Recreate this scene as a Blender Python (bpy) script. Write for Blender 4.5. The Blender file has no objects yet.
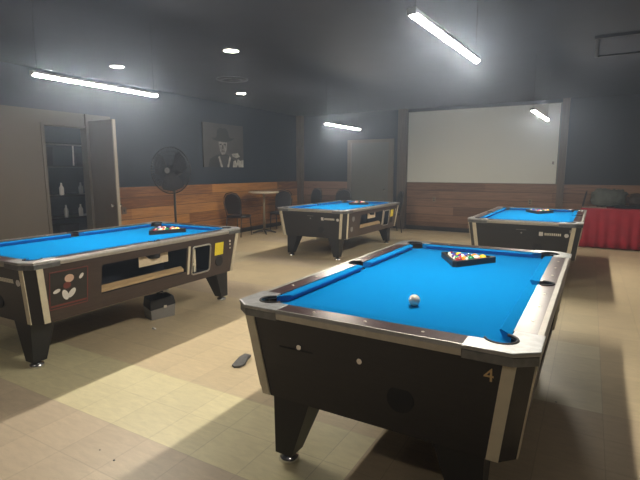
import bpy, bmesh, math, random
from mathutils import Vector, Matrix
random.seed(7)
PI = math.pi
sc = bpy.context.scene
C = sc.collection

# ---------------------------------------------------------------- camera, world, exposure
cam_d = bpy.data.cameras.new('camera'); cam = bpy.data.objects.new('camera', cam_d); C.objects.link(cam)
cam_d.sensor_fit = 'HORIZONTAL'; cam_d.sensor_width = 36.0; cam_d.lens = 467.55 / 640 * 36.0
cam_d.clip_start = 0.05
cam.location = (0, 0, 1.433)
YAW, PITCH = -0.521, 0.148
cam.rotation_euler = (PI / 2 - PITCH, 0, -YAW)
sc.camera = cam
w = bpy.data.worlds.new('world'); sc.world = w; w.use_nodes = True
w.node_tree.nodes['Background'].inputs[0].default_value = (0.5, 0.6, 0.8, 1)
w.node_tree.nodes['Background'].inputs[1].default_value = 0.02
sc.view_settings.view_transform = 'Standard'; sc.view_settings.look = 'None'
sc.view_settings.gamma = 1.0; sc.view_settings.use_curve_mapping = False
sc.view_settings.exposure = 0.0
STRIP_W = 430.0      # emission of the strip diffusers
SPOT_W = 95.0
FLARE_HAZE = 0.016  # scatter volume added to stand in for lens flare around the strip lights
_v = w.node_tree.nodes.new('ShaderNodeVolumeScatter'); _v.inputs['Color'].default_value = (.66, .78, 1, 1)
_v.inputs['Density'].default_value = FLARE_HAZE; _v.inputs['Anisotropy'].default_value = .8
w.node_tree.links.new(_v.outputs[0], w.node_tree.nodes['World Output'].inputs['Volume'])

# ---------------------------------------------------------------- materials
def new_mat(name):
    m = bpy.data.materials.new(name); m.use_nodes = True
    return m, m.node_tree, m.node_tree.nodes['Principled BSDF']
def mat(name, col, rough=.6, metal=0., noise=0., nscale=20., bump=0., spec=.5, stretch=(1, 1, 1), coat=0.):
    m, t, b = new_mat(name)
    b.inputs['Base Color'].default_value = (*col, 1); b.inputs['Roughness'].default_value = rough
    b.inputs['Metallic'].default_value = metal; b.inputs['Specular IOR Level'].default_value = spec
    b.inputs['Coat Weight'].default_value = coat
    if noise or bump:
        tc = t.nodes.new('ShaderNodeTexCoord'); mp = t.nodes.new('ShaderNodeMapping'); mp.inputs['Scale'].default_value = stretch
        n = t.nodes.new('ShaderNodeTexNoise'); n.inputs['Scale'].default_value = nscale; n.inputs['Detail'].default_value = 5
        t.links.new(tc.outputs['Object'], mp.inputs[0]); t.links.new(mp.outputs[0], n.inputs['Vector'])
        if noise:
            r = t.nodes.new('ShaderNodeValToRGB')
            r.color_ramp.elements[0].position = .3; r.color_ramp.elements[1].position = .7
            r.color_ramp.elements[0].color = (*[c * (1 - noise) for c in col], 1)
            r.color_ramp.elements[1].color = (*[min(1, c * (1 + noise)) for c in col], 1)
            t.links.new(n.outputs['Fac'], r.inputs[0]); t.links.new(r.outputs[0], b.inputs['Base Color'])
        if bump:
            bp = t.nodes.new('ShaderNodeBump'); bp.inputs['Strength'].default_value = bump; bp.inputs['Distance'].default_value = .01
            t.links.new(n.outputs['Fac'], bp.inputs['Height']); t.links.new(bp.outputs[0], b.inputs['Normal'])
    return m
def emis(name, col, s):
    m, t, b = new_mat(name)
    b.inputs['Base Color'].default_value = (.8, .8, .8, 1)
    b.inputs['Emission Color'].default_value = (*col, 1); b.inputs['Emission Strength'].default_value = s
    return m
def mth(t, op, a, b=None, c=None):
    n = t.nodes.new('ShaderNodeMath'); n.operation = op
    for i, v in enumerate((a, b, c)):
        if v is None: continue
        if isinstance(v, (int, float)): n.inputs[i].default_value = v
        else: t.links.new(v, n.inputs[i])
    return n.outputs[0]
def mix(t, f, a, b):
    n = t.nodes.new('ShaderNodeMix'); n.data_type = 'RGBA'
    if isinstance(f, (int, float)): n.inputs[0].default_value = f
    else: t.links.new(f, n.inputs[0])
    for i, v in ((6, a), (7, b)):
        if isinstance(v, tuple): n.inputs[i].default_value = (*v, 1)
        else: t.links.new(v, n.inputs[i])
    return n.outputs[2]

def floor_mat():
    m, t, b = new_mat('vinyl_tile')
    tc = t.nodes.new('ShaderNodeTexCoord'); sp = t.nodes.new('ShaderNodeSeparateXYZ')
    t.links.new(tc.outputs['Object'], sp.inputs[0]); X, Y = sp.outputs[0], sp.outputs[1]
    def cell(off, size, v): return mth(t, 'FLOOR', mth(t, 'DIVIDE', mth(t, 'SUBTRACT', v, off), size))
    def white(cx, cy):
        cb = t.nodes.new('ShaderNodeCombineXYZ'); t.links.new(cx, cb.inputs[0]); t.links.new(cy, cb.inputs[1])
        wn = t.nodes.new('ShaderNodeTexWhiteNoise'); wn.noise_dimensions = '2D'; t.links.new(cb.outputs[0], wn.inputs['Vector']); return wn.outputs['Value']
    TAN, YEL, PNK, GRY = (.60, .49, .32), (.70, .63, .40), (.58, .475, .345), (.57, .49, .34)
    # large fields of tile laid in different batches
    big = white(cell(.165 - 1.22 * 9, 1.22, X), cell(2.175, .61, Y))
    r = t.nodes.new('ShaderNodeValToRGB'); r.color_ramp.interpolation = 'CONSTANT'
    e = r.color_ramp.elements; e[0].color = (*TAN, 1); e[0].position = 0
    e[1].position = .4; e[1].color = (*GRY, 1)
    x = e.new(.6); x.color = (.63, .52, .34, 1); x = e.new(.75); x.color = (*PNK, 1); x = e.new(.88); x.color = (*TAN, 1)
    t.links.new(big, r.inputs[0]); col = r.outputs[0]
    def rect(x0, x1, y0, y1):
        a = mth(t, 'MULTIPLY', mth(t, 'GREATER_THAN', X, x0), mth(t, 'LESS_THAN', X, x1))
        c = mth(t, 'MULTIPLY', mth(t, 'GREATER_THAN', Y, y0), mth(t, 'LESS_THAN', Y, y1))
        return mth(t, 'MULTIPLY', a, c)
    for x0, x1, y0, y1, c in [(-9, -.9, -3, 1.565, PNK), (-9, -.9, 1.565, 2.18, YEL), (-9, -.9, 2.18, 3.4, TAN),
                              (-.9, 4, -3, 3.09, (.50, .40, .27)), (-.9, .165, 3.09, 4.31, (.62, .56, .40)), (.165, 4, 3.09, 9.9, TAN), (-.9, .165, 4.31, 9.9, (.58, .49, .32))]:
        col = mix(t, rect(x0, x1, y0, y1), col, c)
    # tile to tile variation
    v = white(cell(.165, .305, X), cell(1.565, .305, Y))
    mp = t.nodes.new('ShaderNodeMapping'); mp.inputs['Scale'].default_value = (9, 34, 1); t.links.new(tc.outputs['Object'], mp.inputs[0])
    n = t.nodes.new('ShaderNodeTexNoise'); n.inputs['Scale'].default_value = 1; n.inputs['Detail'].default_value = 6; n.inputs['Roughness'].default_value = .65; n.inputs['Distortion'].default_value = .6
    t.links.new(mp.outputs[0], n.inputs['Vector'])
    n2 = t.nodes.new('ShaderNodeTexNoise'); n2.inputs['Scale'].default_value = 1.3; n2.inputs['Detail'].default_value = 3; t.links.new(tc.outputs['Object'], n2.inputs['Vector'])
    f = mth(t, 'ADD', mth(t, 'MULTIPLY', v, .10), mth(t, 'ADD', mth(t, 'MULTIPLY', n.outputs['Fac'], .42), mth(t, 'MULTIPLY', n2.outputs['Fac'], .22)))
    f = mth(t, 'ADD', f, .62)
    hs = t.nodes.new('ShaderNodeVectorMath'); hs.operation = 'SCALE'; t.links.new(col, hs.inputs[0]); t.links.new(f, hs.inputs['Scale'])
    # seams
    def seam(off, v):
        fr = mth(t, 'FRACT', mth(t, 'ADD', mth(t, 'DIVIDE', mth(t, 'SUBTRACT', v, off), .305), 50.5))
        return mth(t, 'LESS_THAN', mth(t, 'ABSOLUTE', mth(t, 'SUBTRACT', fr, .5)), .006)
    s = mth(t, 'MAXIMUM', seam(.165, X), seam(1.565, Y))
    s = mth(t, 'MULTIPLY', s, .35)
    out = mix(t, s, hs.outputs[0], (.2, .15, .1))
    t.links.new(out, b.inputs['Base Color'])
    b.inputs['Roughness'].default_value = .42; b.inputs['Specular IOR Level'].default_value = .35
    return m
def plank_mat(name, base, dark, ph=.19, along='Y'):
    m, t, b = new_mat(name)
    tc = t.nodes.new('ShaderNodeTexCoord'); sp = t.nodes.new('ShaderNodeSeparateXYZ'); t.links.new(tc.outputs['Object'], sp.inputs[0])
    Z = sp.outputs[2]; row = mth(t, 'FLOOR', mth(t, 'DIVIDE', Z, ph))
    L = sp.outputs[1] if along == 'Y' else sp.outputs[0]
    st = mth(t, 'FLOOR', mth(t, 'DIVIDE', mth(t, 'ADD', L, mth(t, 'MULTIPLY', row, 1.37)), 2.4))
    cb = t.nodes.new('ShaderNodeCombineXYZ'); t.links.new(row, cb.inputs[0]); t.links.new(st, cb.inputs[1])
    wn = t.nodes.new('ShaderNodeTexWhiteNoise'); wn.noise_dimensions = '2D'; t.links.new(cb.outputs[0], wn.inputs['Vector'])
    mp = t.nodes.new('ShaderNodeMapping'); mp.inputs['Scale'].default_value = (1.2, 1.2, 22); t.links.new(tc.outputs['Object'], mp.inputs[0])
    n = t.nodes.new('ShaderNodeTexNoise'); n.inputs['Scale'].default_value = 1.6; n.inputs['Detail'].default_value = 7; n.inputs['Distortion'].default_value = 1.2
    t.links.new(mp.outputs[0], n.inputs['Vector'])
    f = mth(t, 'ADD', mth(t, 'MULTIPLY', n.outputs['Fac'], .9), mth(t, 'MULTIPLY', mth(t, 'SUBTRACT', wn.outputs['Value'], .5), .45))
    r = t.nodes.new('ShaderNodeValToRGB'); r.color_ramp.elements[0].position = .25; r.color_ramp.elements[1].position = .7
    r.color_ramp.elements[0].color = (*dark, 1); r.color_ramp.elements[1].color = (*base, 1); t.links.new(f, r.inputs[0])
    fr = mth(t, 'FRACT', mth(t, 'DIVIDE', Z, ph)); g = mth(t, 'LESS_THAN', fr, .05)
    out = mix(t, mth(t, 'MULTIPLY', g, .8), r.outputs[0], (.02, .012, .008))
    t.links.new(out, b.inputs['Base Color']); b.inputs['Roughness'].default_value = .55; b.inputs['Specular IOR Level'].default_value = .3
    return m
M = dict(
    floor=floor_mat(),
    navy=mat('navy_paint', (.008, .016, .029), .7, noise=.12, nscale=2),
    slate=mat('slate_paint', (.014, .018, .024), .7, noise=.12, nscale=2),
    ceiling=mat('dark_ceiling_paint', (.015, .018, .028), .8, noise=.15, nscale=3),
    taupe=mat('taupe_paint', (.085, .071, .056), .6, noise=.06, nscale=2),
    door_grey=mat('grey_door_paint', (.12, .12, .105), .5, noise=.05, nscale=2),
    door_brown=mat('brown_door_paint', (.09, .068, .052), .5, noise=.08, nscale=3),
    door_edge=mat('pale_edge_paint', (.28, .24, .18), .5),
    casing=mat('casing_paint', (.13, .105, .075), .5, noise=.1, nscale=5),
    post=mat('post_wood', (.10, .07, .05), .6, noise=.25, nscale=3, stretch=(12, 12, 1)),
    planks_l=plank_mat('oak_planks', (.42, .20, .06), (.15, .058, .018), along='Y'),
    planks_b=plank_mat('weathered_planks', (.28, .16, .10), (.13, .07, .042), along='X'),
    screen=mat('screen_white', (.66, .69, .66), .4, noise=.02, nscale=1),
    felt=mat('blue_felt', (.0, .175, .46), .9, noise=.04, nscale=400, spec=.02),
    felt_c=mat('blue_felt_cushion', (.0, .175, .46), .9, noise=.04, nscale=400, spec=.02),
    cab=mat('cabinet_laminate', (.016, .014, .014), .38, noise=.15, nscale=12, stretch=(1, 1, 8)),
    cab_b=mat('cabinet_brown_laminate', (.040, .024, .02), .4, noise=.25, nscale=9, stretch=(1, 1, 10)),
    railwood=mat('rail_laminate', (.045, .022, .024), .28, noise=.4, nscale=14, stretch=(6, 1, 1)),
    alu=mat('brushed_trim', (.50, .485, .45), .45, .85, noise=.08, nscale=30),
    cast=mat('cast_corner_metal', (.46, .47, .48), .42, .85, noise=.2, nscale=25),
    cast_dark=mat('dark_cast_metal', (.22, .23, .24), .35, .8, noise=.2, nscale=25),
    strip=mat('corner_strip', (.66, .60, .46), .5, .0, noise=.06, nscale=20),
    black=mat('black_plastic', (.012, .012, .013), .45),
    rubber=mat('pocket_rubber', (.01, .01, .011), .7),
    chrome=mat('chrome', (.75, .75, .75), .18, 1.),
    ivory=mat('ivory_plastic', (.75, .72, .62), .35),
    tray=mat('tray_wood', (.45, .32, .17), .5, noise=.15, nscale=10, stretch=(1, .5, 4)),
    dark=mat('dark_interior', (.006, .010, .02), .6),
    paper=mat('paper', (.60, .50, .36), .7, noise=.08, nscale=20),
    yellow=mat('yellow_sticker', (.85, .70, .03), .5),
    red_line=mat('dull_red', (.16, .03, .025), .5),
    skin_tone=mat('pale_print', (.62, .42, .32), .5),
    white=mat('white_print', (.7, .68, .66), .5),
    grey=mat('grey_print', (.22, .22, .22), .5),
    gold=mat('gold_digit', (.62, .45, .22), .4, .3),
    vinyl=mat('black_vinyl', (.014, .014, .018), .45, noise=.1, nscale=30),
    chairmetal=mat('dark_chair_metal', (.03, .03, .03), .35, .7),
    tabletop=mat('pale_laminate', (.62, .55, .42), .4),
    bronze=mat('worn_metal', (.25, .20, .13), .4, .7),
    redcloth=mat('red_cloth', (.30, .008, .022), .8, noise=.15, nscale=6),
    pinkish=mat('pale_pink_plastic', (.55, .42, .38), .5),
    drab=mat('grey_green_fabric', (.085, .095, .085), .9, noise=.35, nscale=9, bump=.4),
    brownf=mat('dark_brown_fabric', (.04, .028, .022), .9, noise=.4, nscale=9, bump=.4),
    blackf=mat('black_fabric', (.010, .010, .013), .9, noise=.3, nscale=9, bump=.3),
    fanblk=mat('fan_wire', (.03, .03, .03), .35, .6),
    fanblade=mat('fan_blade', (.07, .07, .075), .3, .7),
    steel=mat('dull_steel', (.30, .30, .30), .4, .5),
    greyrag=mat('grey_rubber', (.10, .10, .10), .7, noise=.3, nscale=40),
)

# ---------------------------------------------------------------- mesh helpers
class MB:
    def __init__(s): s.b = bmesh.new(); s.mats = []
    def mi(s, m):
        if m not in s.mats: s.mats.append(m)
        return s.mats.index(m)
    def poly(s, pts, m=None):
        f = s.b.faces.new([s.b.verts.new(p) for p in pts])
        if m: f.material_index = s.mi(m)
        return f
    def hexa(s, p, m=None):     # 8 points: bottom ring 0-3, top ring 4-7
        v = [s.b.verts.new(q) for q in p]
        for i in ((3, 2, 1, 0), (4, 5, 6, 7), (0, 1, 5, 4), (1, 2, 6, 5), (2, 3, 7, 6), (3, 0, 4, 7)):
            f = s.b.faces.new([v[j] for j in i])
            if m: f.material_index = s.mi(m)
    def box(s, x0, x1, y0, y1, z0, z1, m=None):
        s.hexa([(x0, y0, z0), (x1, y0, z0), (x1, y1, z0), (x0, y1, z0), (x0, y0, z1), (x1, y0, z1), (x1, y1, z1), (x0, y1, z1)], m); return s
    def loft(s, rings, m=None, close=True, caps=True, smooth=False):
        R = [[s.b.verts.new(p) for p in r] for r in rings]; n = len(R[0])
        for a, b in zip(R, R[1:]):
            for i in range(n if close else n - 1):
                f = s.b.faces.new((a[i], a[(i + 1) % n], b[(i + 1) % n], b[i])); f.smooth = smooth
                if m: f.material_index = s.mi(m)
        if caps:
            for r in (R[0][::-1], R[-1]):
                f = s.b.faces.new(r)
                if m: f.material_index = s.mi(m)
        return s
    def prism(s, pts, z0, z1, m=None): return s.loft([[(x, y, z0) for x, y in pts], [(x, y, z1) for x, y in pts]], m)
    def lathe(s, prof, c=(0, 0, 0), n=24, m=None, caps=True):
        s.loft([[(c[0] + r * math.cos(2 * PI * k / n), c[1] + r * math.sin(2 * PI * k / n), c[2] + z) for k in range(n)] for r, z in prof], m, True, caps, True); return s
    def tube(s, pts, r, n=8, m=None, closed=False):
        P = [Vector(p) for p in pts]; rings = []
        for i, p in enumerate(P):
            if closed: d = P[(i + 1) % len(P)] - P[i - 1]
            else: d = P[min(i + 1, len(P) - 1)] - P[max(i - 1, 0)]
            d.normalize(); up = Vector((0, 0, 1)) if abs(d.z) < .95 else Vector((1, 0, 0))
            a = d.cross(up).normalized(); b = a.cross(d)
            rr = r[i] if isinstance(r, (list, tuple)) else r
            rings.append([tuple(p + rr * (a * math.cos(2 * PI * k / n) + b * math.sin(2 * PI * k / n))) for k in range(n)])
        if closed: rings.append(rings[0])
        s.loft(rings, m, True, not closed, True); return s
    def sphere(s, c, r, m=None, sx=1, sy=1, sz=1, n=16):
        g = bmesh.ops.create_uvsphere(s.b, u_segments=n * 3 // 2, v_segments=n, radius=r)
        for v in g['verts']: v.co = Vector((v.co.x * sx + c[0], v.co.y * sy + c[1], v.co.z * sz + c[2]))
        for v in g['verts']:
            for f in v.link_faces:
                f.smooth = True
                if m: f.material_index = s.mi(m)
        return s
    def mesh(s, name, m=None, bevel=0):
        bmesh.ops.remove_doubles(s.b, verts=s.b.verts, dist=1e-5)
        bmesh.ops.recalc_face_normals(s.b, faces=s.b.faces)
        if bevel:
            ed = [e for e in s.b.edges if len(e.link_faces) == 2 and e.calc_face_angle() > .6]
            bmesh.ops.bevel(s.b, geom=ed, offset=bevel, segments=2, affect='EDGES', profile=.5, clamp_overlap=True)
        me = bpy.data.meshes.new(name); s.b.to_mesh(me); s.b.free()
        for x in (s.mats or ([m] if m else [])): me.materials.append(M[x] if isinstance(x, str) else x)
        return me
    def build(s, name, m=None, parent=None, bevel=0):
        return link(name, s.mesh(name, m, bevel), parent)
def link(name, me, parent=None):
    o = bpy.data.objects.new(name, me); C.objects.link(o)
    if parent: o.parent = parent
    return o
def tag(o, label=None, cat=None, group=None, kind=None):
    if label: o['label'] = label
    if cat: o['category'] = cat
    if group: o['group'] = group
    if kind: o['kind'] = kind
    return o
def empty(name, loc=(0, 0, 0), rz=0, label=None, cat=None, group=None, kind=None):
    o = bpy.data.objects.new(name, None); o.empty_display_size = .1; C.objects.link(o)
    o.location = loc; o.rotation_euler = (0, 0, rz)
    return tag(o, label, cat, group, kind)
def kids(o): return [x for x in bpy.data.objects if x.parent == o]
def copy_tree(o, parent=None):
    c = o.copy(); C.objects.link(c); c.parent = parent
    for ch in kids(o): copy_tree(ch, c)
    return c
def disc(name, m, parent, c, r, axis='x', th=.004, n=20, label=None):
    b = MB(); b.lathe([(r, 0), (r, th)], n=n)
    me_rot = {'x': Matrix.Rotation(PI / 2, 3, 'Y'), '-x': Matrix.Rotation(-PI / 2, 3, 'Y'), '-y': Matrix.Rotation(PI / 2, 3, 'X'), 'z': Matrix.Identity(3)}[axis]
    for v in b.b.verts: v.co = me_rot @ v.co + Vector(c)
    o = b.build(name, m, parent)
    if label: o['label'] = label
    return o
def text_obj(name, s, size, m, parent, loc, rot, extrude=.0015):
    cu = bpy.data.curves.new(name, 'FONT'); cu.body = s; cu.size = size; cu.extrude = extrude; cu.align_x = 'CENTER'; cu.align_y = 'CENTER'
    to = bpy.data.objects.new('tmp', cu); C.objects.link(to)
    dg = bpy.context.evaluated_depsgraph_get(); me = bpy.data.meshes.new_from_object(to.evaluated_get(dg))
    bpy.data.objects.remove(to); me.materials.clear(); me.materials.append(M[m])
    o = link(name, me, parent); o.location = loc; o.rotation_euler = rot
    return o

# ---------------------------------------------------------------- the room
XL, XR, YB, YF, ZC = -7.0, 3.2, 11.06, -2.6, 2.88
WH = 1.14
def structure(name, m, *boxes, parent=None):
    b = MB()
    for x in boxes: b.box(*x)
    o = b.build(name, m, parent)
    if not parent: o['kind'] = 'structure'
    return o
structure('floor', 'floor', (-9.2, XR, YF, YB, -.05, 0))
structure('ceiling', 'ceiling', (-9.2, XR, YF, YB + .1, ZC, ZC + .1))
DY0, DY1, DZ = 4.07, 4.72, 2.09      # storeroom doorway in the left wall
structure('wall_left', 'navy', (XL - .12, XL, 5.19, YB + .1, 0, ZC), (XL - .12, XL, YF, 5.19, 2.31, ZC))
structure('wall_left', 'taupe', (XL - .12, XL, YF, DY0, 0, 2.31), (XL - .12, XL, DY0, DY1, DZ, 2.31), (XL - .12, XL, DY1, 5.19, 0, 2.31))
structure('wall_back', 'slate', (-4.0, XR + .1, YB, YB + .1, 0, ZC))
structure('wall_back', 'navy', (XL - .12, -4.0, YB, YB + .1, 0, ZC))
structure('wall_right', 'slate', (XR, XR + .1, YF, YB, 0, ZC))
structure('wall_front', 'slate', (-9.2, XR + .1, YF - .1, YF, 0, ZC))
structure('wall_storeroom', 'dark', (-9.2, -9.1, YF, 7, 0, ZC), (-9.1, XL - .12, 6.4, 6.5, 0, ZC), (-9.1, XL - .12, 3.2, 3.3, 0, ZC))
structure('trim_1', 'planks_l', (XL, XL + .02, 5.22, YB - .14, 0, WH))
structure('trim_2', 'planks_b', (-6.85, -5.5, YB - .02, YB, 0, WH))
structure('trim_3', 'planks_b', (-3.88, XR, YB - .02, YB, 0, WH))
structure('trim_4', 'post', (XL, XL + .15, YB - .16, YB, 0, ZC))
structure('trim_5', 'post', (-4.12, -3.9, YB - .10, YB, 0, ZC))
structure('trim_6', 'post', (-.60, -.47, YB - .10, YB, 0, ZC))
structure('trim_7', 'taupe', (XL, XL + .03, 4.72, 4.78, 0, 2.31), (XL, XL + .012, 4.02, 4.07, 0, 2.13), (XL, XL + .012, 4.02, 4.72, 2.09, 2.13))
structure('baseboard_left', 'black', (XL + .02, XL + .032, 5.22, YB - .16, 0, .10))
structure('baseboard_back', 'black', (-3.88, -.6, YB - .032, YB - .02, 0, .10), (-.47, XR, YB - .032, YB - .02, 0, .10))
# back door
d = empty('door_1', (-4.9, YB, 0), kind='structure')
b = MB(); b.box(-.50, .53, -.03, -.001, 0, 2.12); b.build('door_panel', 'door_grey', d)
b = MB(); b.box(.53, .66, -.05, -.001, 0, 2.2); b.box(-.60, -.50, -.05, -.001, 0, 2.2); b.box(-.50, .53, -.05, -.001, 2.12, 2.2); b.build('door_frame', 'casing', d)
b = MB(); b.lathe([(.012, 0), (.012, .03), (.028, .035), (.03, .055), (.015, .065)], n=16)
for v in b.b.verts: v.co = Vector((.44 + v.co.x, -.03 - v.co.z, .95 + v.co.y))
b.build('door_knob', 'chrome', d)
b = MB(); b.sphere((.42, -.05, .70), .02, n=8); b.build('door_lock', 'chrome', d)
# open storeroom door, swung out into the room
d = empty('door_2', (XL + .035, 4.80, 0), -1.60, kind='structure')
b = MB(); b.box(.0, .04, 0.0, .60, .01, 2.2); b.build('door_panel', 'door_brown', d)
b = MB(); b.box(-.002, .044, .60, .625, .01, 2.2); b.build('door_edge', 'door_edge', d)
for s in (-1, 1):
    b = MB(); b.lathe([(.012, 0), (.012, .03), (.027, .035), (.028, .055), (.014, .062)], n=14)
    for v in b.b.verts: v.co = Vector(((.04 if s > 0 else 0) + s * v.co.z, .55 + v.co.x, .89 + v.co.y))
    b.build('door_knob', 'chrome', d)

# ---------------------------------------------------------------- lights
M['led'] = emis('led_diffuser', (1., .93, .80), STRIP_W)
M['spot'] = emis('downlight_lens', (1., .9, .76), SPOT_W)
def strip_light(x0, y0, x1, y1, label, z=2.19):
    L = math.hypot(x1 - x0, y1 - y0); rz = math.atan2(-(x1 - x0), (y1 - y0))
    t = empty('strip_light', ((x0 + x1) / 2, (y0 + y1) / 2, z), rz, label, 'light', 'strip lights over the pool tables')
    h = L / 2
    b = MB(); b.loft([[(-.02, y, .02), (.02, y, .02), (.022, y, .008), (.018, y, .0), (-.018, y, .0), (-.022, y, .008)] for y in (-h, h)]); b.build('housing', 'steel', t)
    b = MB(); b.loft([[(.017 * math.cos(a), y, -.001 - .020 * math.sin(a)) for a in [PI * k / 8 for k in range(9)]] for y in (-h + .01, h - .01)], smooth=True); b.build('diffuser', 'led', t)
    for s in (-1, 1):
        b = MB(); b.tube([(0, s * (h - .04), .03), (0, s * (h - .04), ZC - z)], .0015, 5); b.build('hanger_wire', 'black', t)
        b = MB(); b.box(-.023, .023, s * h - .006, s * h + .006, -.012, .022); b.build('end_cap', 'steel', t)
    return t
strip_light(-3.88, 2.2, -3.895, 3.449, 'long LED strip light hanging over the left pool table near the storeroom door')
strip_light(-.81, 2.306, -.746, 3.493, 'brightest LED strip light hanging over the large foreground pool table')
strip_light(-3.808, 6.80, -3.79, 8.08, 'small distant LED strip light hanging over the pool table by the grey door')
strip_light(-.701, 6.62, -.63, 8.02, 'LED strip light seen against the white projection screen')
for x, y, l in [(-5.888, 4.529, 'round recessed ceiling light above the long left strip light'), (-3.914, 4.642, 'largest round recessed ceiling light in the middle of the dark ceiling'), (-5.871, 7.219, 'smallest round recessed ceiling light nearest the cowboy portrait')]:
    t = empty('recessed_light', (x, y, ZC), 0, l, 'light', 'recessed ceiling lights')
    b = MB(); b.lathe([(.085, -.001), (.105, -.001), (.105, -.012), (.088, -.012), (.085, -.001)], n=28, caps=False); b.build('trim_ring', 'steel', t)
    b = MB(); b.lathe([(.084, -.002), (.084, -.007)], n=28); b.build('lens', 'spot', t)
for k_, (x, y) in enumerate([(-4.6, -.6), (-2.6, -.6), (-.6, -.6), (1.4, -.6), (2.2, 2.4), (2.2, 6.2), (-6.0, .6), (1.8, 9.2)]):  # unseen fill lights, added to lift the background brightness of the room
    t = empty('recessed_light', (x, y, ZC), 0, 'added round ceiling fill light, unseen, raising the background brightness of the room', 'light', 'added fill lights outside the view')
    b = MB(); b.lathe([(.085, -.001), (.105, -.001), (.105, -.012), (.088, -.012), (.085, -.001)], n=28, caps=False); b.build('trim_ring', 'steel', t)
    b = MB(); b.lathe([(.084, -.002), (.084, -.007)], n=28); b.build('lens', 'spot', t)
t = empty('ceiling_vent', (-5.11, 6.07, ZC), 0, 'dark round ceiling vent between the two right recessed lights', 'vent')
b = MB(); b.lathe([(.25, -.001), (.25, -.012), (.2, -.02), (.19, -.02)], n=32); b.build('vent_rim', 'black', t)
b = MB(); b.lathe([(.15, -.021), (.15, -.03), (.03, -.045)], n=32); b.build('vent_cone', 'black', t)
t = empty('ceiling_hatch', (.4, 6.15, ZC), .0, 'dark rectangular frame fixed on the ceiling at upper right', 'hatch')
b = MB(); b.box(-.47, .6, -.01, .03, -.03, -.001); b.box(-.47, -.43, .03, 1.0, -.03, -.001); b.box(.56, .6, .03, 1.0, -.03, -.001); b.box(-.43, .56, .96, 1.0, -.03, -.001); b.build('hatch_frame', 'black', t)
b = MB(); b.box(-.43, .56, .03, .96, -.012, -.001); b.build('hatch_panel', 'ceiling', t)

# ---------------------------------------------------------------- pool tables
HW, HL, ZT, ZB = .668, 1.17, .812, .775
BZ0, BZ1 = .352, .768
BW0, BW1, BL0, BL1, CH = .602, .652, 1.09, 1.145, .055
def sx(z): return BW0 + (BW1 - BW0) * (z - BZ0) / (BZ1 - BZ0)
def sy(z): return BL0 + (BL1 - BL0) * (z - BZ0) / (BZ1 - BZ0)
cache = {}
def cm(name, key, fn, m, parent, bevel=0, label=None):
    k = (name, key)
    if k not in cache:
        b = MB(); fn(b); cache[k] = b.mesh(name, m, bevel)
    o = link(name, cache[k], parent)
    if label: o['label'] = label
    return o
WIN = (-.58, .33, .47, .705); RET = (.405, .655, .425, .70)
def cabinet_mesh(b):
    W, L, z0, z1 = (BW0, BW1), (BL0, BL1), BZ0, BZ1
    def oct_(w, l, z): c = CH; return [(w, -l + c, z), (w, l - c, z), (w - c, l, z), (-w + c, l, z), (-w, l - c, z), (-w, -l + c, z), (-w + c, -l, z), (w - c, -l, z)]
    B, T = oct_(BW0, BL0, z0), oct_(BW1, BL1, z1)
    for i in range(1, 8):
        j = (i + 1) % 8; b.poly([B[i], B[j], T[j], T[i]], 'cab')
    b.poly(B[::-1], 'cab'); b.poly(T, 'cab')
    ys = [-BL1, WIN[0], WIN[1], RET[0], RET[1], BL1]; zs = [z0, RET[2], WIN[2], RET[3], WIN[3], z1]
    def yy(y, z):
        if abs(y) > 1.1: return math.copysign(sy(z) - CH, y)
        return y
    for a in range(5):
        for c in range(5):
            ym, zm = (ys[a] + ys[a + 1]) / 2, (zs[c] + zs[c + 1]) / 2
            hole = any(h[0] < ym < h[1] and h[2] < zm < h[3] for h in (WIN, RET))
            if not hole:
                b.poly([(sx(zs[c]), yy(ys[a], zs[c]), zs[c]), (sx(zs[c]), yy(ys[a + 1], zs[c]), zs[c]), (sx(zs[c + 1]), yy(ys[a + 1], zs[c + 1]), zs[c + 1]), (sx(zs[c + 1]), yy(ys[a], zs[c + 1]), zs[c + 1])], 'cab_b')
    for y0, y1, q0, q1 in (WIN, RET):
        x0 = .33
        A = [(sx(q0), y0, q0), (sx(q0), y1, q0), (sx(q1), y1, q1), (sx(q1), y0, q1)]; I = [(x0, y0, q0), (x0, y1, q0), (x0, y1, q1), (x0, y0, q1)]
        for i in range(4): b.poly([A[i], A[(i + 1) % 4], I[(i + 1) % 4], I[i]], 'dark')
        b.poly(I, 'dark')
def arc(cx, cy, r, a0, a1, n=14): return [(cx + r * math.cos(math.radians(a0 + (a1 - a0) * k / n)), cy + r * math.sin(math.radians(a0 + (a1 - a0) * k / n))) for k in range(n + 1)]
PC, PR = (.525, 1.035), .062
def casting(b, X, Y):
    o = [(HW, .92), (HW, HL - .06), (HW - .08, HL), (.41, HL), (.41, 1.065)]
    a = arc(PC[0], PC[1], PR, 155, -65)      # round the outer side of the hole
    pts = o + a + [(.555, .92)]
    b.loft([[(x * X, y * Y, z) for x, y in pts] for z in (.798, ZT + .003)])
def skirt(b, X, Y):
    pts = [(HW - .004, .92), (HW - .004, HL - .062), (HW - .082, HL - .004), (.41, HL - .004), (.41, HL - .03), (HW - .1, HL - .03), (HW - .03, HL - .09), (HW - .03, .92)]
    b.loft([[(x * X, y * Y, z) for x, y in pts] for z in (.762, .7965)])
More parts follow.
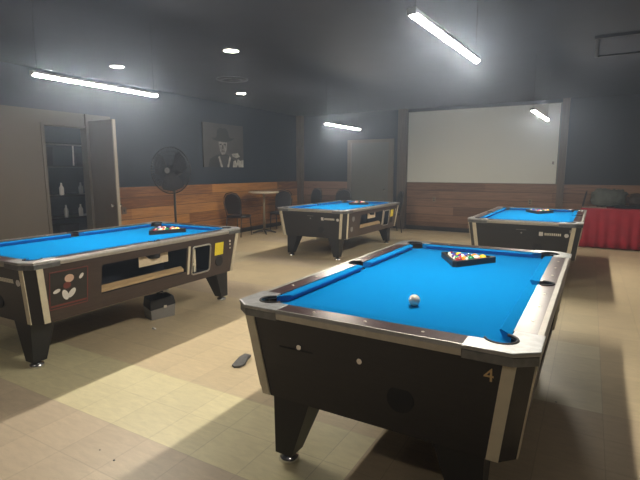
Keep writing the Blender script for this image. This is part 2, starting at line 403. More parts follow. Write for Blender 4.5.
def liner(b, X, Y):
    pts = arc(PC[0], PC[1], PR - .004, 165, -75, 18)
    b.tube([(x * X, y * Y, ZT + .001) for x, y in pts], .006, 6)
    b.loft([[(PC[0] * X + .061 * math.cos(a), PC[1] * Y + .061 * math.sin(a), z) for a in [2 * PI * k / 20 for k in range(20)]] for z in (.66, .768)], caps=False)
    b.poly([(PC[0] * X + .061 * math.cos(a), PC[1] * Y + .061 * math.sin(a), .66) for a in [2 * PI * k / 20 for k in range(20)]])
def side_liner(b, X):
    pts = arc(.575, 0, .052, -100, 100, 14)
    b.tube([(x * X, y, ZT + .001) for x, y in pts], .006, 6)
    b.loft([[(.572 * X + .05 * math.cos(a), .05 * math.sin(a), z) for a in [2 * PI * k / 20 for k in range(20)]] for z in (.66, .768)], caps=False)
    b.poly([(.572 * X + .05 * math.cos(a), .05 * math.sin(a), .66) for a in [2 * PI * k / 20 for k in range(20)]])
def side_rail(b, X):
    pts = [(.636, -.92), (.636, .92), (.55, .92), (.55, .06)] + arc(.575, 0, .054, 115, -115) + [(.55, -.06), (.55, -.92)]
    b.loft([[(x * X, y, z) for x, y in pts] for z in (.772, ZT)])
def side_trim(b, X): b.loft([[(.636 * X, y, .774), (.665 * X, y, .774), (.667 * X, y, .797), (.658 * X, y, ZT + .001), (.636 * X, y, ZT + .001)] for y in (-.92, .92)])
def end_rail(b, Y): b.loft([[(x, y * Y, z) for x, y in [(-.41, 1.06), (.41, 1.06), (.41, 1.158), (-.41, 1.158)]] for z in (.772, ZT)])
def end_trim(b, Y): b.loft([[(x, 1.158 * Y, .770), (x, 1.166 * Y, .770), (x, 1.169 * Y, .797), (x, 1.163 * Y, ZT + .001), (x, 1.158 * Y, ZT + .001)] for x in (-.41, .41)])
def cushion_long(b, X, Y):
    prof = [(.549, .776, .045, .965), (.549, .809, .045, .965), (.503, .812, .068, .915), (.495, .805, .072, .905), (.515, .776, .065, .92)]
    b.loft([[(x * X, y0 * Y, z) for x, z, y0, y1 in prof], [(x * X, y1 * Y, z) for x, z, y0, y1 in prof]])
def cushion_end(b, Y):
    prof = [(1.059, .776, .465), (1.059, .809, .465), (.998, .812, .415), (.99, .805, .405), (1.01, .776, .42)]
    b.loft([[(-e, y * Y, z) for y, z, e in prof], [(e, y * Y, z) for y, z, e in prof]])
def bed(b):
    q = []
    def notch(s1, s2, rev):
        a = [(x * s1, y * s2) for x, y in arc(PC[0], PC[1], PR, -55.6, -203.8, 12)]
        return a[::-1] if rev else a
    side = [(x, y) for x, y in [(.56, -.05)] + arc(.575, 0, .054, 255, 105, 10)[0:0]]
    halfR = [(.56, -.056)] + [(.575 - .056 * math.cos(a), .056 * math.sin(a)) for a in [math.radians(-70 + 14 * k) for k in range(11)]] + [(.56, .056)]
    pts = halfR + notch(1, 1, False) + notch(-1, 1, True) + [(-x, -y) for x, y in halfR] + notch(-1, -1, False) + notch(1, -1, True)
    b.loft([[(x, y, z) for x, y in pts] for z in (.755, ZB)])
def leg(b, X, Y):
    o, l = .49, 1.075
    b.loft([[(x * X, y * Y, z) for x, y in c] for z, c in ((.05, [(o, l), (o - .095, l), (o - .095, l - .10), (o, l - .10)]), (.36, [(o + .005, l), (o - .20, l), (o - .20, l - .19), (o + .005, l - .19)]))])
def foot(b, X, Y): b.lathe([(.02, .052), (.022, .038), (.048, .026), (.052, .004), (.05, 0)][::-1], (.4425 * X, 1.025 * Y, 0), 20)
def corner_strip(b, X, Y, side):
    # pale strips either side of the chamfered corner
    def P(z, k, out):   # k 0..1 across strip
        if side == 'x':  y = sy(z) - CH - .045 * k; x = sx(z) + out
        else:            x = sx(z) - CH - .045 * k; y = sy(z) + out
        return (x * X, y * Y, z)
    b.loft([[P(z, 0, .0), P(z, 0, .006), P(z, 1, .006), P(z, 1, .0)] for z in (BZ0 + .002, BZ1 - .002)])
def on_side(y, z, out=0): return (sx(z) + out, y, z)
def side_panel(b, pts, out, th=.003):   # outline on the coin side, list of (y, z)
    b.loft([[on_side(y, z, o) for y, z in pts] for o in (out, out + th)])
def rrect(y0, y1, z0, z1, r, n=5):
    p = []
    for cx, cz, a0 in ((y1 - r, z1 - r, 0), (y0 + r, z1 - r, 90), (y0 + r, z0 + r, 180), (y1 - r, z0 + r, 270)):
        p += [(cx + r * math.cos(math.radians(a0 + 90 * k / n)), cz + r * math.sin(math.radians(a0 + 90 * k / n))) for k in range(n + 1)]
    return p
def pool_table(x, y, rz, label, art=0, end='logo'):
    t = empty('pool_table', (x, y, 0), rz, label, 'pool table', 'coin-operated pool tables with blue cloth')
    cm('cabinet', 0, cabinet_mesh, None, t)
    cm('bed_cloth', 0, bed, 'felt', t)
    for X in (-1, 1):
        r = cm('rail', X, lambda b: side_rail(b, X), 'railwood', t, label='dark laminate rail top')
        cm('rail_trim', X, lambda b: side_trim(b, X), 'alu', r)
        for k in (-3, -2, -1, 1, 2, 3):
            cm('rail_sight', (X, k), lambda b: b.lathe([(.007, 0), (.006, .002)], (.60 * X, k * .2475, ZT), 10), 'ivory', r)
        cm('side_pocket', X, lambda b: side_liner(b, X), 'rubber', t)
        for Y in (-1, 1): cm('cushion', (X, Y), lambda b: cushion_long(b, X, Y), 'felt_c', t)
    for Y in (-1, 1):
        r = cm('rail', (0, Y), lambda b: end_rail(b, Y), 'railwood', t, label='dark laminate rail top')
        cm('rail_trim', (0, Y), lambda b: end_trim(b, Y), 'alu', r)
        for k in (-1, 0, 1):
            cm('rail_sight', (0, Y, k), lambda b: b.lathe([(.007, 0), (.006, .002)], (k * .2475, 1.105 * Y, ZT), 10), 'ivory', r)
        cm('cushion', (0, Y), lambda b: cushion_end(b, Y), 'felt_c', t)
    for X in (-1, 1):
        for Y in (-1, 1):
            cc = cm('corner_casting', (X, Y), lambda b: casting(b, X, Y), 'cast', t, bevel=.004)
            cm('casting_skirt', (X, Y), lambda b: skirt(b, X, Y), 'cast_dark', cc, bevel=.003)
            cm('pocket_liner', (X, Y), lambda b: liner(b, X, Y), 'rubber', cc)
            l = cm('leg', (X, Y), lambda b: leg(b, X, Y), 'black', t)
            cm('leveling_foot', (X, Y), lambda b: foot(b, X, Y), 'chrome', l)
            for s in 'xy': cm('corner_strip', (X, Y, s), lambda b: corner_strip(b, X, Y, s), 'strip', t, label='pale metal strip edging the cabinet corner')
    # coin side (+x)
    f = cm('ball_window', 0, lambda b: (b.hexa([(.565, WIN[0] + .01, .475), (.60, WIN[0] + .01, .475), (.60, WIN[1] - .01, .475), (.565, WIN[1] - .01, .475), (.565, WIN[0] + .01, .525), (.60, WIN[0] + .01, .50), (.60, WIN[1] - .01, .50), (.565, WIN[1] - .01, .525)])), 'tray', t, label='pale wooden ball tray inside the window')
    cm('window_card', 0, lambda b: b.loft([[(o, yy, zz) for yy, zz in [(-.17, .60), (.16, .60), (.16, .69), (.08, .69), (.03, .66), (-.06, .66), (-.10, .69), (-.17, .69)]] for o in (.57, .573)]), 'paper', f, label='pale instruction card with a notched top')
    cm('window_post', 0, lambda b: side_panel(b, [(.348, .44), (.372, .44), (.372, .715), (.348, .715)], .001, .006), 'strip', t)
    fr = cm('ball_return', 0, lambda b: b.tube([on_side(yy, zz, .004) for yy, zz in rrect(RET[0], RET[1], RET[2], RET[3], .03)], .009, 6, closed=True), 'alu', t, label='rounded metal frame round the ball return opening')
    cm('return_chute', 0, lambda b: (b.box(.45, .56, .50, .53, .43, .66), b.box(.45, .58, .42, .50, .50, .52), b.box(.38, .46, .42, .50, .53, .62)), 'strip', fr)
    cm('sticker', 0, lambda b: side_panel(b, [(.725, .565), (.855, .565), (.855, .695), (.725, .695)], .001), 'yellow', t, label='bright yellow sticker')
    for k, zz in enumerate((.69, .655, .615)):
        disc('coin_slot', 'ivory', t, on_side(.955 + .005 * k, zz, 0), .013 - .002 * k, 'x', .005, 12)
    disc('round_vent', 'rubber', t, on_side(.80, .50, -.002), .055, 'x', .008)
    if art == 1:
        p = cm('art_panel', 0, lambda b: side_panel(b, [(-1.0, .44), (-.70, .44), (-.70, .722), (-1.0, .722)], .0005, .002), 'cab', t, label='black printed panel with a red border and a small leaping figure')
        cm('panel_border', 0, lambda b: [side_panel(b, q, .003, .001) for q in ([(-1.0, .44), (-.70, .44), (-.70, .447), (-1.0, .447)], [(-1.0, .715), (-.70, .715), (-.70, .722), (-1.0, .722)], [(-1.0, .44), (-.993, .44), (-.993, .722), (-1.0, .722)], [(-.707, .44), (-.70, .44), (-.70, .722), (-.707, .722)], [(-.99, .458), (-.71, .458), (-.71, .472), (-.99, .472)])], 'red_line', p)
        def ell(cy, cz, ry, rz_, n=14, rot=0): return [(cy + ry * math.cos(a) * math.cos(rot) - rz_ * math.sin(a) * math.sin(rot), cz + ry * math.cos(a) * math.sin(rot) + rz_ * math.sin(a) * math.cos(rot)) for a in [2 * PI * k / n for k in range(n)]]
        cm('printed_figure', 0, lambda b: (side_panel(b, ell(-.85, .655, .036, .030), .003, .002)), 'skin_tone', p)
        cm('printed_figure', 1, lambda b: (side_panel(b, ell(-.755, .655, .024, .013, rot=.9), .003, .002), side_panel(b, ell(-.945, .575, .028, .014, rot=.3), .003, .002)), 'white', p)
        cm('printed_figure', 2, lambda b: (side_panel(b, ell(-.88, .535, .022, .042, rot=.4), .003, .002), side_panel(b, ell(-.83, .54, .022, .040, rot=-.7), .0032, .002)), 'white', p)
        cm('printed_figure', 3, lambda b: side_panel(b, ell(-.868, .605, .030, .025), .0035, .002), 'red_line', p)
    if art == 2:
        disc('round_badge', 'steel', t, on_side(-.86, .665, 0), .045, 'x', .004)
        disc('round_badge', 'steel', t, on_side(-.88, .50, 0), .045, 'x', .004)
    # near end (-y)
    def on_end(px, z, out=0): return (px, -sy(z) - out, z)
    vx = .165 if end == 'bolts' else .19
    disc('round_vent', 'rubber', t, on_end(vx, .515 if end == 'bolts' else .49, -.003), .057, '-y', .009)
    tilt = math.atan2(BL1 - BL0, BZ1 - BZ0)
    if end == 'bolts':
        for px, zz in ((-.31, .647), (-.01, .646)): disc('end_bolt', 'chrome', t, on_end(px, zz, -.001), .012, '-y', .008, 14)
        text_obj('table_number', '4', .075, 'gold', t, on_end(.505, .705, .002), (PI / 2 + tilt, 0, 0))
        cm('lock_slot', 0, lambda b: b.box(-.42, -.24, -sy(.635) - .002, -sy(.635) + .01, .628, .634), 'rubber', t)
    else:
        lg = cm('end_logo', 0, lambda b: [b.loft([[on_end(xx, zz, o) for xx, zz in q] for o in (0, .002)]) for q in ([(.20, .64), (.245, .64), (.245, .69), (.20, .69)],)], 'white', t, label='pale square emblem on the cabinet end')
        cm('logo_lettering', 0, lambda b: [b.loft([[on_end(xx + dx, zz, o) for xx, zz in [(0, .65), (.014, .65), (.014, .68), (0, .68)]] for o in (0, .002)]) for dx in [.262 + .0205 * k for k in range(9)]], 'ivory', lg)
        disc('round_badge', 'white', t, on_end(.50, .66, -.001), .024, '-y', .004)
        cm('small_lettering', 0, lambda b: [b.loft([[on_end(xx + dx, zz, o) for xx, zz in [(0, .70), (.009, .70), (.009, .708), (0, .708)]] for o in (0, .002)]) for dx in [-.06 + .013 * k for k in range(9)]], 'grey', t)
        disc('end_bolt', 'steel', t, on_end(0, .665, -.001), .010, '-y', .006, 12)
        if end == 'logo2': text_obj('table_number', '1', .05, 'ivory', t, on_end(.535, .71, .002), (PI / 2 + tilt, 0, 0))
    return t
T1 = (-.758, 2.820, -.0101); T2 = (-.69, 7.382, -.0075); T3 = (-3.906, 2.820, .0186); T4 = (-3.88, 7.60, -.010)
pool_table(*T1, 'large foreground pool table with number 4 on its black end', end='bolts')
pool_table(*T2, 'pool table at right near the red cloth table, in front of the screen', end='logo2')
pool_table(*T3, 'pool table at left edge with yellow sticker, art panel and ball window', art=1, end='logo')
pool_table(*T4, 'distant pool table standing before the grey door', art=2, end='logo')

# balls and racks
BC = {1: (.85, .55, .02), 2: (.02, .06, .35), 3: (.65, .03, .02), 4: (.10, .03, .25), 5: (.85, .22, .02), 6: (.01, .20, .08), 7: (.25, .02, .03), 8: (.012, .012, .012)}
names = {1: 'yellow', 2: 'blue', 3: 'red', 4: 'purple', 5: 'orange', 6: 'green', 7: 'maroon', 8: 'black'}
for k, c in BC.items(): M['ball%d' % k] = mat(names[k] + '_ball', c, .12, coat=.5)
M['ballw'] = mat('white_ball', (.80, .77, .68), .12, coat=.5)
BR = .0286
ballmesh = {}
def ball_mesh(n):
    if n in ballmesh: return ballmesh[n]
    b = MB(); b.sphere((0, 0, 0), BR, n=20)
    cm_ = 'ballw' if n == 0 else 'ball%d' % (n if n <= 8 else n - 8)
    b.mi('ballw'); b.mi(cm_)
    for f in b.b.faces:
        z = f.calc_center_median().normalized()
        if n == 0: f.material_index = 0
        elif n <= 8: f.material_index = 0 if z.x > .88 else b.mats.index(cm_)
        else: f.material_index = b.mats.index(cm_) if abs(z.z) < .55 else 0
    ballmesh[n] = b.mesh('pool_ball'); return ballmesh[n]
def rack(x, y, rot, where, S=.43):
    t = tag(None or empty('ball_rack', (x, y, ZB), rot), 'black plastic triangle rack lying on ' + where, 'rack', 'triangle racks')
    R = S / math.sqrt(3); r2 = (S - .075) / math.sqrt(3)
    def tri(Rr, cut):
        p = []
        for k in range(3):
            a = 2 * PI * k / 3
            for s in (-1, 1):
                for q in (1,):
                    c = Vector((Rr * math.cos(a), Rr * math.sin(a))); d = Vector((math.cos(a + s * 5 * PI / 6), math.sin(a + s * 5 * PI / 6)))
                    p.append(c - (-d) * cut if False else c + d * cut)
        # order so the outline runs round
        return [p[0], p[1], p[2], p[3], p[4], p[5]]
    O = tri(R, .03); O = sorted(O, key=lambda v: math.atan2(v.y, v.x)); I = sorted(tri(r2 , .02), key=lambda v: math.atan2(v.y, v.x))
    b = MB(); n = 6
    V = {}
    for nm, ring in (('o', O), ('i', I)):
        for zz in (0.001, .042): V[nm, zz] = [b.b.verts.new((v.x, v.y, zz)) for v in ring]
    for i in range(n):
        j = (i + 1) % n
        b.b.faces.new((V['o', .001][i], V['o', .001][j], V['o', .042][j], V['o', .042][i]))
        b.b.faces.new((V['i', .001][j], V['i', .001][i], V['i', .042][i], V['i', .042][j]))
        b.b.faces.new((V['o', .042][i], V['o', .042][j], V['i', .042][j], V['i', .042][i]))
        b.b.faces.new((V['o', .001][j], V['o', .001][i], V['i', .001][i], V['i', .001][j]))
    b.build('rack_frame', 'black', t)
    order = [1, 11, 5, 6, 8, 2, 13, 3, 12, 9, 7, 14, 4, 10, 15]
    # rows parallel to the side opposite vertex 0
    k = 0; dv = BR * math.sqrt(3)
    for row in range(5):
        for c_ in range(row + 1):
            lx = dv * (4 - row) - 4 * dv / 3 ; ly = (c_ - row / 2) * 2 * BR * 1.0
            n_ = order[k]; k += 1
            o = link('pool_ball', ball_mesh(n_)); ca, sa = math.cos(rot), math.sin(rot)
            o.location = (x + lx * ca - ly * sa, y + lx * sa + ly * ca, ZB + BR)
            rr = random.Random(n_ * 13 + int(x * 10)); o.rotation_euler = (rr.uniform(-1.5, 1.5), rr.uniform(-1.5, 1.5), rr.uniform(-3, 3))
            cn = names[n_ if n_ <= 8 else n_ - 8]
            tag(o, ('%s pool ball' % cn if n_ <= 8 else '%s striped white pool ball' % cn) + ' in the rack on ' + where, 'ball', 'pool balls racked on ' + where)
rack(-.754, 3.41, math.radians(27), 'the foreground table')
rack(-3.92, 3.48, math.radians(39), 'the left edge table')
rack(-.66, 8.02, math.radians(30), 'the table before the screen')
rack(-3.93, 8.32, math.radians(12), 'the table before the grey door')
o = link('cue_ball', ball_mesh(0)); o.location = (T1[0] + .053, T1[1] - .663, ZB + BR); tag(o, 'lone off-white cue ball on the open blue cloth of the foreground table', 'ball')

# ---------------------------------------------------------------- furniture
def banquet_chair(x, y, rz, label):
    """seat faces local +y"""
    t = empty('banquet_chair', (x, y, 0), rz, label, 'chair', 'dark banquet chairs along the walls')
    def seat(b): b.loft([[(xx * s, yy * s, z) for xx, yy in rr] for z, s, rr in [(z, s, [(-.20, -.19), (.20, -.19), (.215, .10), (.18, .20), (0, .225), (-.18, .20), (-.215, .10)]) for z, s in ((.41, .96), (.43, 1.), (.455, 1.), (.47, .92))]], smooth=True)
    cm('seat', 0, seat, 'vinyl', t)
    def back(b):
        pr = [(-.15, .50), (-.185, .62), (-.20, .74), (-.18, .84), (-.12, .915), (0, .945), (.12, .915), (.18, .84), (.20, .74), (.185, .62), (.15, .50)]
        yb = lambda z: -.19 - (z - .45) * .18
        b.loft([[(px * s, yb(pz) + o, .72 + (pz - .72) * s) for px, pz in pr] for o, s in ((.03, .9), (.02, 1.), (-.01, 1.), (-.02, .94))])
    cm('backrest', 0, back, 'vinyl', t)
    def frame(b):
        yb = lambda z: -.20 - (z - .45) * .18
        pr = [(-.18, .44), (-.20, .62), (-.215, .75), (-.195, .86), (-.13, .94), (0, .965), (.13, .94), (.195, .86), (.215, .75), (.20, .62), (.18, .44)]
        b.tube([(px, yb(pz), pz) for px, pz in pr], .011, 6)
    cm('back_frame', 0, frame, 'chairmetal', t)
    for X in (-1, 1):
        cm('leg', ('chair', X, 0), lambda b: b.tube([(X * .18, -.20, .44), (X * .19, -.25, .01)], .011, 6), 'chairmetal', t)
        cm('leg', ('chair', X, 1), lambda b: b.tube([(X * .17, .17, .43), (X * .18, .21, .01)], .011, 6), 'chairmetal', t)
    return t
banquet_chair(-6.62, 7.98, .12, 'black padded banquet chair beside the small round bistro table')
banquet_chair(-6.34, 9.15, PI + .25, 'dark chair on the far side of the bistro table, half hidden')
banquet_chair(-6.42, 10.62, 2.8, 'dark chair in the corner by the brown post')
banquet_chair(-5.45, 10.55, 3.3, 'dark chair just left of the grey door')
banquet_chair(-4.0, 10.2, 2.2, 'grey-brown chair just right of the grey door behind a pool table')
t = empty('bistro_table', (-6.42, 8.62, 0), 0, 'small tall round table with pale top by the wood wainscot', 'table')
b = MB(); b.lathe([(.33, .925), (.345, .93), (.345, .95), (.33, .955)], n=36); b.build('tabletop', 'tabletop', t)
b = MB(); b.tube([(0, 0, .06), (0, 0, .925)], .028, 12); b.build('pedestal', 'bronze', t)
b = MB()
for k in range(4):
    a = PI / 4 + k * PI / 2; b.tube([(0, 0, .07), (.12 * math.cos(a), .12 * math.sin(a), .055), (.27 * math.cos(a), .27 * math.sin(a), .015)], [.03, .022, .015], 8)
b.build('cross_foot', 'black', t)
b = MB(); b.lathe([(.03, .1), (.04, .08), (.05, .05)], n=16); b.build('foot_collar', 'chrome', t)

# pedestal fan
t = empty('pedestal_fan', (-6.3, 5.86, 0), 0, 'big black pedestal fan with round wire cage', 'fan')
b = MB(); b.lathe([(.28, 0), (.28, .02), (.06, .05), (.03, .06)], n=32); b.build('base', 'fanblk', t)
b = MB(); b.tube([(0, 0, .05), (0, 0, 1.38)], .02, 10); b.build('pole', 'fanblk', t)
aim = math.radians(-78)     # where the cage faces (towards the room)
ax = Vector((math.cos(aim), math.sin(aim), 0)); up = Vector((0, 0, 1)); rt = ax.cross(up)
hc = Vector((0.0, 0, 1.43)) + ax * .08
def ring(b, r, d, w_): b.tube([tuple(hc + ax * d + (rt * math.cos(a) + up * math.sin(a)) * r) for a in [2 * PI * k / 36 for k in range(36)]], w_, 5, closed=True)
b = MB(); b.tube([tuple(hc - ax * .26), tuple(hc - ax * .22), tuple(hc - ax * .06)], [.05, .09, .09], 16); b.build('motor', 'fanblk', t)
for nm, d1 in (('front_guard', .10), ('rear_guard', -.10)):
    b = MB(); ring(b, .395, 0 + d1 * .05, .009 if d1 > 0 else .006)
    for r in (.10, .18, .26, .33): ring(b, r, d1 * (1 - (r / .42) ** 2), .004)
    for k in range(48):
        a = 2 * PI * k / 48; q = rt * math.cos(a) + up * math.sin(a)
        b.tube([tuple(hc + ax * d1 * (1 - (r / .42) ** 2) + q * r) for r in (.05, .2, .33, .395)], .0038, 4)
    g = b.build(nm, 'fanblk', t)
    if d1 > 0:
        b = MB(); b.loft([[tuple(hc + ax * (d1 + o) + (rt * math.cos(a) + up * math.sin(a)) * .05) for a in [2 * PI * k / 20 for k in range(20)]] for o in (-.005, .005)]); b.build('guard_badge', 'steel', g)
for k in range(3):
    a0 = 2 * PI * k / 3 + .4; R_ = []
    for r, wd in ((.04, .5), (.15, .72), (.27, .7), (.36, .55)):
        R_.append([tuple(hc + (rt * math.cos(a0 + u_ * wd) + up * math.sin(a0 + u_ * wd)) * r + ax * (u_ * .05 + o)) for u_, o in ((-1, 0), (0, .004), (1, 0), (0, -.004))])
    b = MB(); b.loft(R_); b.build('fan_blade', 'fanblade', t)

# portrait on the left wall
t = empty('portrait', (XL, 7.955, 1.96), 0, 'black and white portrait of a man in a cowboy hat on the navy wall', 'picture')
b = MB(); b.box(.003, .035, -.645, .645, -.46, .46); cv = b.build('canvas', mat('portrait_grey', (.05, .05, .048), .6, noise=.2, nscale=3), t)
def U(u, v): return (-.645 + 1.29 * u, .46 - .92 * v)
def flat(name, m, polys, o, ):
    b = MB()
    for p in polys: b.loft([[(oo, *U(u, v)) for u, v in p] for oo in (.034 + o, .035 + o)])
    return b.build(name, m, cv)
M['p_dark'] = mat('print_black', (.009, .009, .009), .6); M['p_mid'] = mat('print_mid', (.03, .03, .03), .6); M['p_face'] = mat('print_face', (.20, .197, .19), .6, noise=.5, nscale=9); M['p_light'] = mat('print_light', (.30, .30, .28), .6, noise=.4, nscale=14)
flat('printed_coat', 'p_dark', [[(.10, 1), (.14, .82), (.30, .72), (.40, .70), (.55, .70), (.66, .76), (.74, .85), (.76, 1)]], .001)
flat('printed_collar', 'p_light', [[(.34, .76), (.38, .74), (.45, 1), (.40, 1)], [(.62, .74), (.66, .77), (.60, 1), (.555, 1)]], .003)
flat('printed_shirt', 'p_mid', [[(.40, .74), (.60, .74), (.54, 1), (.46, 1)]], .002)
flat('printed_hand', 'p_light', [[(.70, 1), (.72, .86), (.78, .83), (.80, .92), (.84, .80), (.90, .84), (.99, .82), (.99, 1), (.86, 1), (.84, .93), (.80, 1)], [(.68, .68), (.84, .66), (.90, .74), (.80, .78), (.70, .74)]], .003)
flat('printed_face', 'p_face', [[(.36, .36), (.56, .36), (.565, .50), (.54, .62), (.50, .70), (.43, .71), (.385, .62), (.36, .5)]], .004)
flat('printed_shadow', 'p_dark', [[(.36, .36), (.56, .36), (.56, .42), (.36, .41)], [(.375, .46), (.43, .455), (.43, .485), (.38, .49)], [(.48, .455), (.535, .46), (.535, .49), (.485, .485)], [(.445, .48), (.47, .48), (.475, .57), (.44, .57)], [(.42, .62), (.50, .62), (.50, .635), (.42, .635)]], .005)
flat('printed_hat', 'p_dark', [[(.19, .33), (.26, .34), (.31, .30), (.33, .14), (.40, .09), (.46, .11), (.52, .09), (.59, .15), (.62, .29), (.68, .32), (.76, .30), (.70, .36), (.60, .40), (.45, .37), (.32, .40), (.24, .38)]], .006)

# projection screen
t = empty('projection_screen', (-2.255, YB, 1.975), 0, 'large blank white projection screen on the back wall', 'screen')
b = MB(); b.box(-1.625, 1.625, -.03, -.003, -.825, .825); b.build('screen_surface', 'screen', t)
b = MB()
for q in ((-1.645, 1.645, -.835, -.823), (-1.645, 1.645, .823, .835), (-1.645, -1.623, -.823, .823), (1.623, 1.645, -.823, .823)): b.box(q[0], q[1], -.036, -.002, q[2], q[3])
b.build('screen_frame', 'door_grey', t)
b = MB(); b.box(1.53, 1.57, -.045, -.03, -.42, -.36); b.build('hook', 'steel', t)
for x, l in ((-3.20, 'wall outlet below the left part of the screen'), (-1.10, 'wall outlet just above the rack of the right pool table')):
    t = empty('wall_outlet', (x, YB - .02, .75), 0, 'small dark ' + l, 'outlet')
    b = MB(); b.box(-.035, .035, -.006, -.0005, -.06, .06); b.build('cover_plate', 'bronze', t, bevel=.002)
    b = MB(); b.box(-.015, .015, -.009, -.006, .01, .04); b.box(-.015, .015, -.009, -.006, -.04, -.01); b.build('socket', 'black', t)
t = empty('light_switch', (XL + .02, 5.33, .74), 0, 'small dark wall plate just right of the open storeroom door', 'switch')
b = MB(); b.box(.0005, .007, -.05, .05, -.06, .06); b.build('cover_plate', 'post', t, bevel=.002)
b = MB(); b.box(.007, .012, -.01, .01, -.02, .02); b.build('toggle', 'black', t)

# red-clothed folding table with heaped stuff
TX0, TX1, TY0, TY1, TZ = -.10, 1.9, 10.02, 10.80, .735
t = empty('folding_table', (.9, 10.4, 0), 0, 'folding table with pale top under the red cloth', 'table')
b = MB(); b.box(TX0 - .9, TX1 - .9, TY0 - 10.4, TY1 - 10.4, TZ - .03, TZ); b.build('tabletop', 'pinkish', t, bevel=.004)
for X in (-.9, .9):
    for Y in (-.3, .3):
        b = MB(); b.tube([(X, Y, 0), (X * .97, Y, TZ - .03)], .012, 8); b.build('leg', 'steel', t)
def cloth():
    b = MB(); n = 90; rows = []
    path = []
    # hem path from left side, round the corner, along the front
    for k in range(14): path.append((TX0 - .012, TY1 - .05 - (TY1 - TY0 - .05) * k / 13, -1, 0))
    for k in range(n): path.append((TX0 + (TX1 - TX0) * k / (n - 1), TY0 - .012, 0, -1))
    for fr in (0, .04, .2, .5, .8, 1):
        r = []
        for i, (px, py, nx, ny) in enumerate(path):
            wv = (.5 + .5 * math.sin(i * .85 + .6 * math.sin(i * .23))) * .055 * fr + .03 * fr
            z = TZ + .004 - fr * (TZ - .02)
            r.append((px + nx * wv - (.05 * fr if i < 14 else 0), py + ny * wv, z))
        rows.append(r)
    # top lay: starts a little in from the left end
    topr = [(max(px, TX0 + .42) if ny else px + .001, py + .30 if ny else py, TZ + .006) for px, py, nx, ny in path]
    b.loft(rows, close=False, caps=False, smooth=True)
    b.loft([[(max(x_, TX0 + .40), TY0 + .55, TZ + .004) for x_, _, _ in rows[0][14:]], [(max(x_, TX0 + .40), TY0 - .005, TZ + .004) for x_, _, _ in rows[0][14:]], [p for p in rows[0][14:]]], close=False, caps=False, smooth=True)
    me = b.mesh('red_tablecloth', 'redcloth'); o = link('red_tablecloth', me)
    md = o.modifiers.new('th', 'SOLIDIFY'); md.thickness = .003; md.offset = 1
    tag(o, 'dark red cloth hanging in folds to the floor over the folding table', 'tablecloth')
cloth()
def heap(name, label, cat, m, cx, cy, cz, rx, ry, rz_, seed, lump=.25):
    b = MB(); b.sphere((0, 0, 0), 1, n=32); rr = random.Random(seed); ph = [rr.uniform(0, 6) for _ in range(6)]
    for v in b.b.verts:
        a = math.atan2(v.co.y, v.co.x)
        f = 1 + lump * .5 * (math.sin(3 * a + ph[0]) * (1 - v.co.z ** 2) + math.sin(7 * v.co.x + ph[1]) * .5 + math.sin(9 * v.co.z + 4 * v.co.x + ph[2]) * .4)
        x_, y_, z_ = [math.copysign(abs(c) ** .6, c) * f * (1 + .06 * math.sin(23 * v.co.x + ph[3]) * math.sin(17 * v.co.z + ph[4]) + .05 * math.sin(31 * v.co.x + 9 * v.co.z)) for c in v.co]
        v.co = Vector((x_ * rx, y_ * ry, max(-1., z_) * rz_ + rz_))
    o = b.build(name, m); o.location = (cx, cy, cz); return tag(o, label, cat)
heap('cloth_bundle', 'grey-green fabric bundle heaped on the left half of the red-clothed table', 'bundle', 'drab', .31, 10.56, TZ + .008, .29, .16, .17, 3, .18)
heap('jacket', 'dark brown jacket heaped beside the grey-green bundle', 'jacket', 'brownf', .86, 10.58, TZ + .008, .20, .15, .13, 5, .3)
heap('jacket', 'black jacket spread along the front edge over red cloth', 'jacket', 'blackf', .82, 10.18, TZ + .01, .42, .15, .025, 8, .3)
t = empty('cardboard_box', (-.062, 10.55, TZ + .006), 0, 'thin black case standing at the left end of the red-clothed table', 'case')
b = MB(); b.hexa([(-.05, -.15, .001), (-.02, -.15, .001), (-.02, .15, .001), (-.05, .15, .001), (.0, -.15, .28), (.03, -.15, .28), (.03, .15, .28), (.0, .15, .28)]); b.build('case_body', 'blackf', t)
b = MB(); b.tube([(.015, -.05, .28), (.02, -.05, .305), (.02, .05, .305), (.015, .05, .28)], .005, 6); b.build('handle', 'black', t)
t.name = 'carrying_case'

# storeroom contents
t = empty('storage_shelf', (-7.95, 4.95, 0), 0, 'dark metal shelving seen through the open storeroom doorway', 'shelf')
for X in (-.2, .2):
    for Y in (-.7, .7):
        b = MB(); b.box(X - .015, X + .015, Y - .015, Y + .015, 0, 1.9); b.build('upright', 'steel' if X < 0 else 'chairmetal', t)
for z in (.25, .62, 1.0, 1.5, 1.88):
    b = MB(); b.box(-.22, .22, -.72, .72, z - .012, z + .012); b.build('shelf_board', 'chairmetal', t)
k = 0
for z, ys in ((.632, (-.45, -.15, .12)), (1.012, (-.5, -.2, .15, .4))):
    for yy in ys:
        b = MB(); b.lathe([(.032, 0), (.036, .01), (.036, .13), (.015, .165), (.013, .21)], n=12)
        o = b.build('bottle', ('white', 'steel')[k % 2]); o.location = (-7.80, 4.95 + yy, z + .0005); k += 1
        tag(o, 'pale bottle on the %s storeroom shelf' % ('lower' if z < .8 else 'middle'), 'bottle', 'pale bottles on the %s storeroom shelf' % ('lower' if z < .8 else 'middle'))
b = MB(); b.tube([(0, 0, 0.001), (.015, 0, .34)], .012, 8); o = b.build('white_tube', 'white'); o.location = (-7.80, 5.0, 1.5125); tag(o, 'thin white tube standing on the upper storeroom shelf', 'tube')

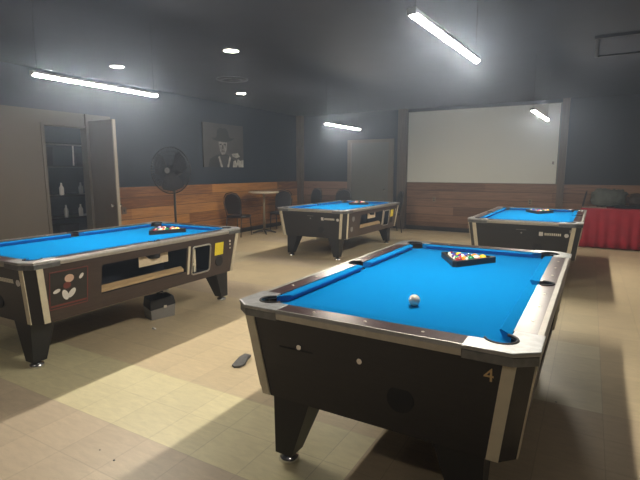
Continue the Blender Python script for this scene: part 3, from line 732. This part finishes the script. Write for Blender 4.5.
for yy, ww, hh, z, l in ((-.45, .3, .3, 1.512, 'wide'), (.42, .26, .22, 1.512, 'short'), (-.1, .34, .24, .262, 'low')):
    b = MB(); b.hexa([(-.13, -ww / 2, 0), (.13, -ww / 2, 0), (.13, ww / 2, 0), (-.13, ww / 2, 0), (-.14, -ww / 2, hh), (.14, -ww / 2, hh), (.14, ww / 2, hh), (-.14, ww / 2, hh)])
    b.box(-.145, .145, -ww / 2 - .006, ww / 2 + .006, hh - .04, hh + .004); o = b.build('storage_box', 'blackf'); o.location = (-7.95, 4.95 + yy, z + .0005)
    tag(o, 'dark %s storage box on the %s storeroom shelf' % (l, 'bottom' if z < 1 else 'upper'), 'box')

# box under the left table, scrap, rag, floor specks
t = empty('cash_box', (-3.60, 3.09, 0), math.radians(75), 'black and grey metal box standing on the floor under the left table', 'box')
b = MB(); b.hexa([(-.15, -.09, .001), (.15, -.09, .001), (.15, .09, .001), (-.15, .09, .001), (-.16, -.10, .11), (.16, -.10, .14), (.16, .10, .16), (-.16, .10, .14)]); b.build('box_body', 'steel', t, bevel=.004)
b = MB(); b.hexa([(-.165, -.105, .111), (.165, -.105, .141), (.165, .105, .161), (-.165, .105, .141), (-.16, -.09, .23), (.15, -.085, .235), (.14, .09, .25), (-.15, .09, .25)]); b.build('box_lid', 'black', t, bevel=.008)
b = MB(); b.tube([(-.03, 0, .235), (-.03, 0, .275), (.05, 0, .285), (.05, 0, .24)], .008, 8); b.build('handle', 'black', t)
b = MB(); b.box(.0, .04, -.113, -.10, .12, .15); b.build('latch', 'chrome', t)
t.scale = (.8, .8, .88)
b = MB(); b.hexa([(-.02, -.012, .001), (.02, -.008, .001), (.022, .012, .001), (-.018, .01, .001), (-.01, -.008, .02), (.014, -.006, .008), (.016, .008, .006), (-.01, .007, .016)]); o = b.build('paper_scrap', 'white'); o.location = (-3.35, 2.80, 0); tag(o, 'tiny white paper scrap lying on the floor near the metal box', 'scrap')
b = MB()
P = [(-.075, .0), (-.055, -.035), (.0, -.05), (.06, -.035), (.13, -.03), (.14, .03), (.06, .04), (.0, .035), (-.06, .03)]
b.loft([[(x, y, z + (.012 if x > .05 else 0)) for x, y in P] for z in (.002, .02)]); o = b.build('rubber_flap', 'greyrag', bevel=.004); o.location = (-2.17, 2.575, 0); o.rotation_euler = (0, 0, math.radians(100)); tag(o, 'worn grey rubber flap lying on the sunlit-looking floor beside the foreground table', 'flap')
o['label'] = 'worn grey rubber flap lying on the brightly lit floor beside the foreground table'
for x, y, r, l in ((-1.96, 1.35, .006, 'larger dark speck on the pinkish floor tiles at lower left'), (-2.10, 1.37, .004, 'smaller dark speck left of the larger floor speck'), (-.085, 3.11, .005, 'dark speck on the pale floor patch right of the foreground table')):
    b = MB(); b.lathe([(r, .0005), (r * .8, .003)], n=8); o = b.build('bottle_cap', 'black'); o.name = 'dirt_speck'; o.location = (x, y, 0); tag(o, l, 'speck')
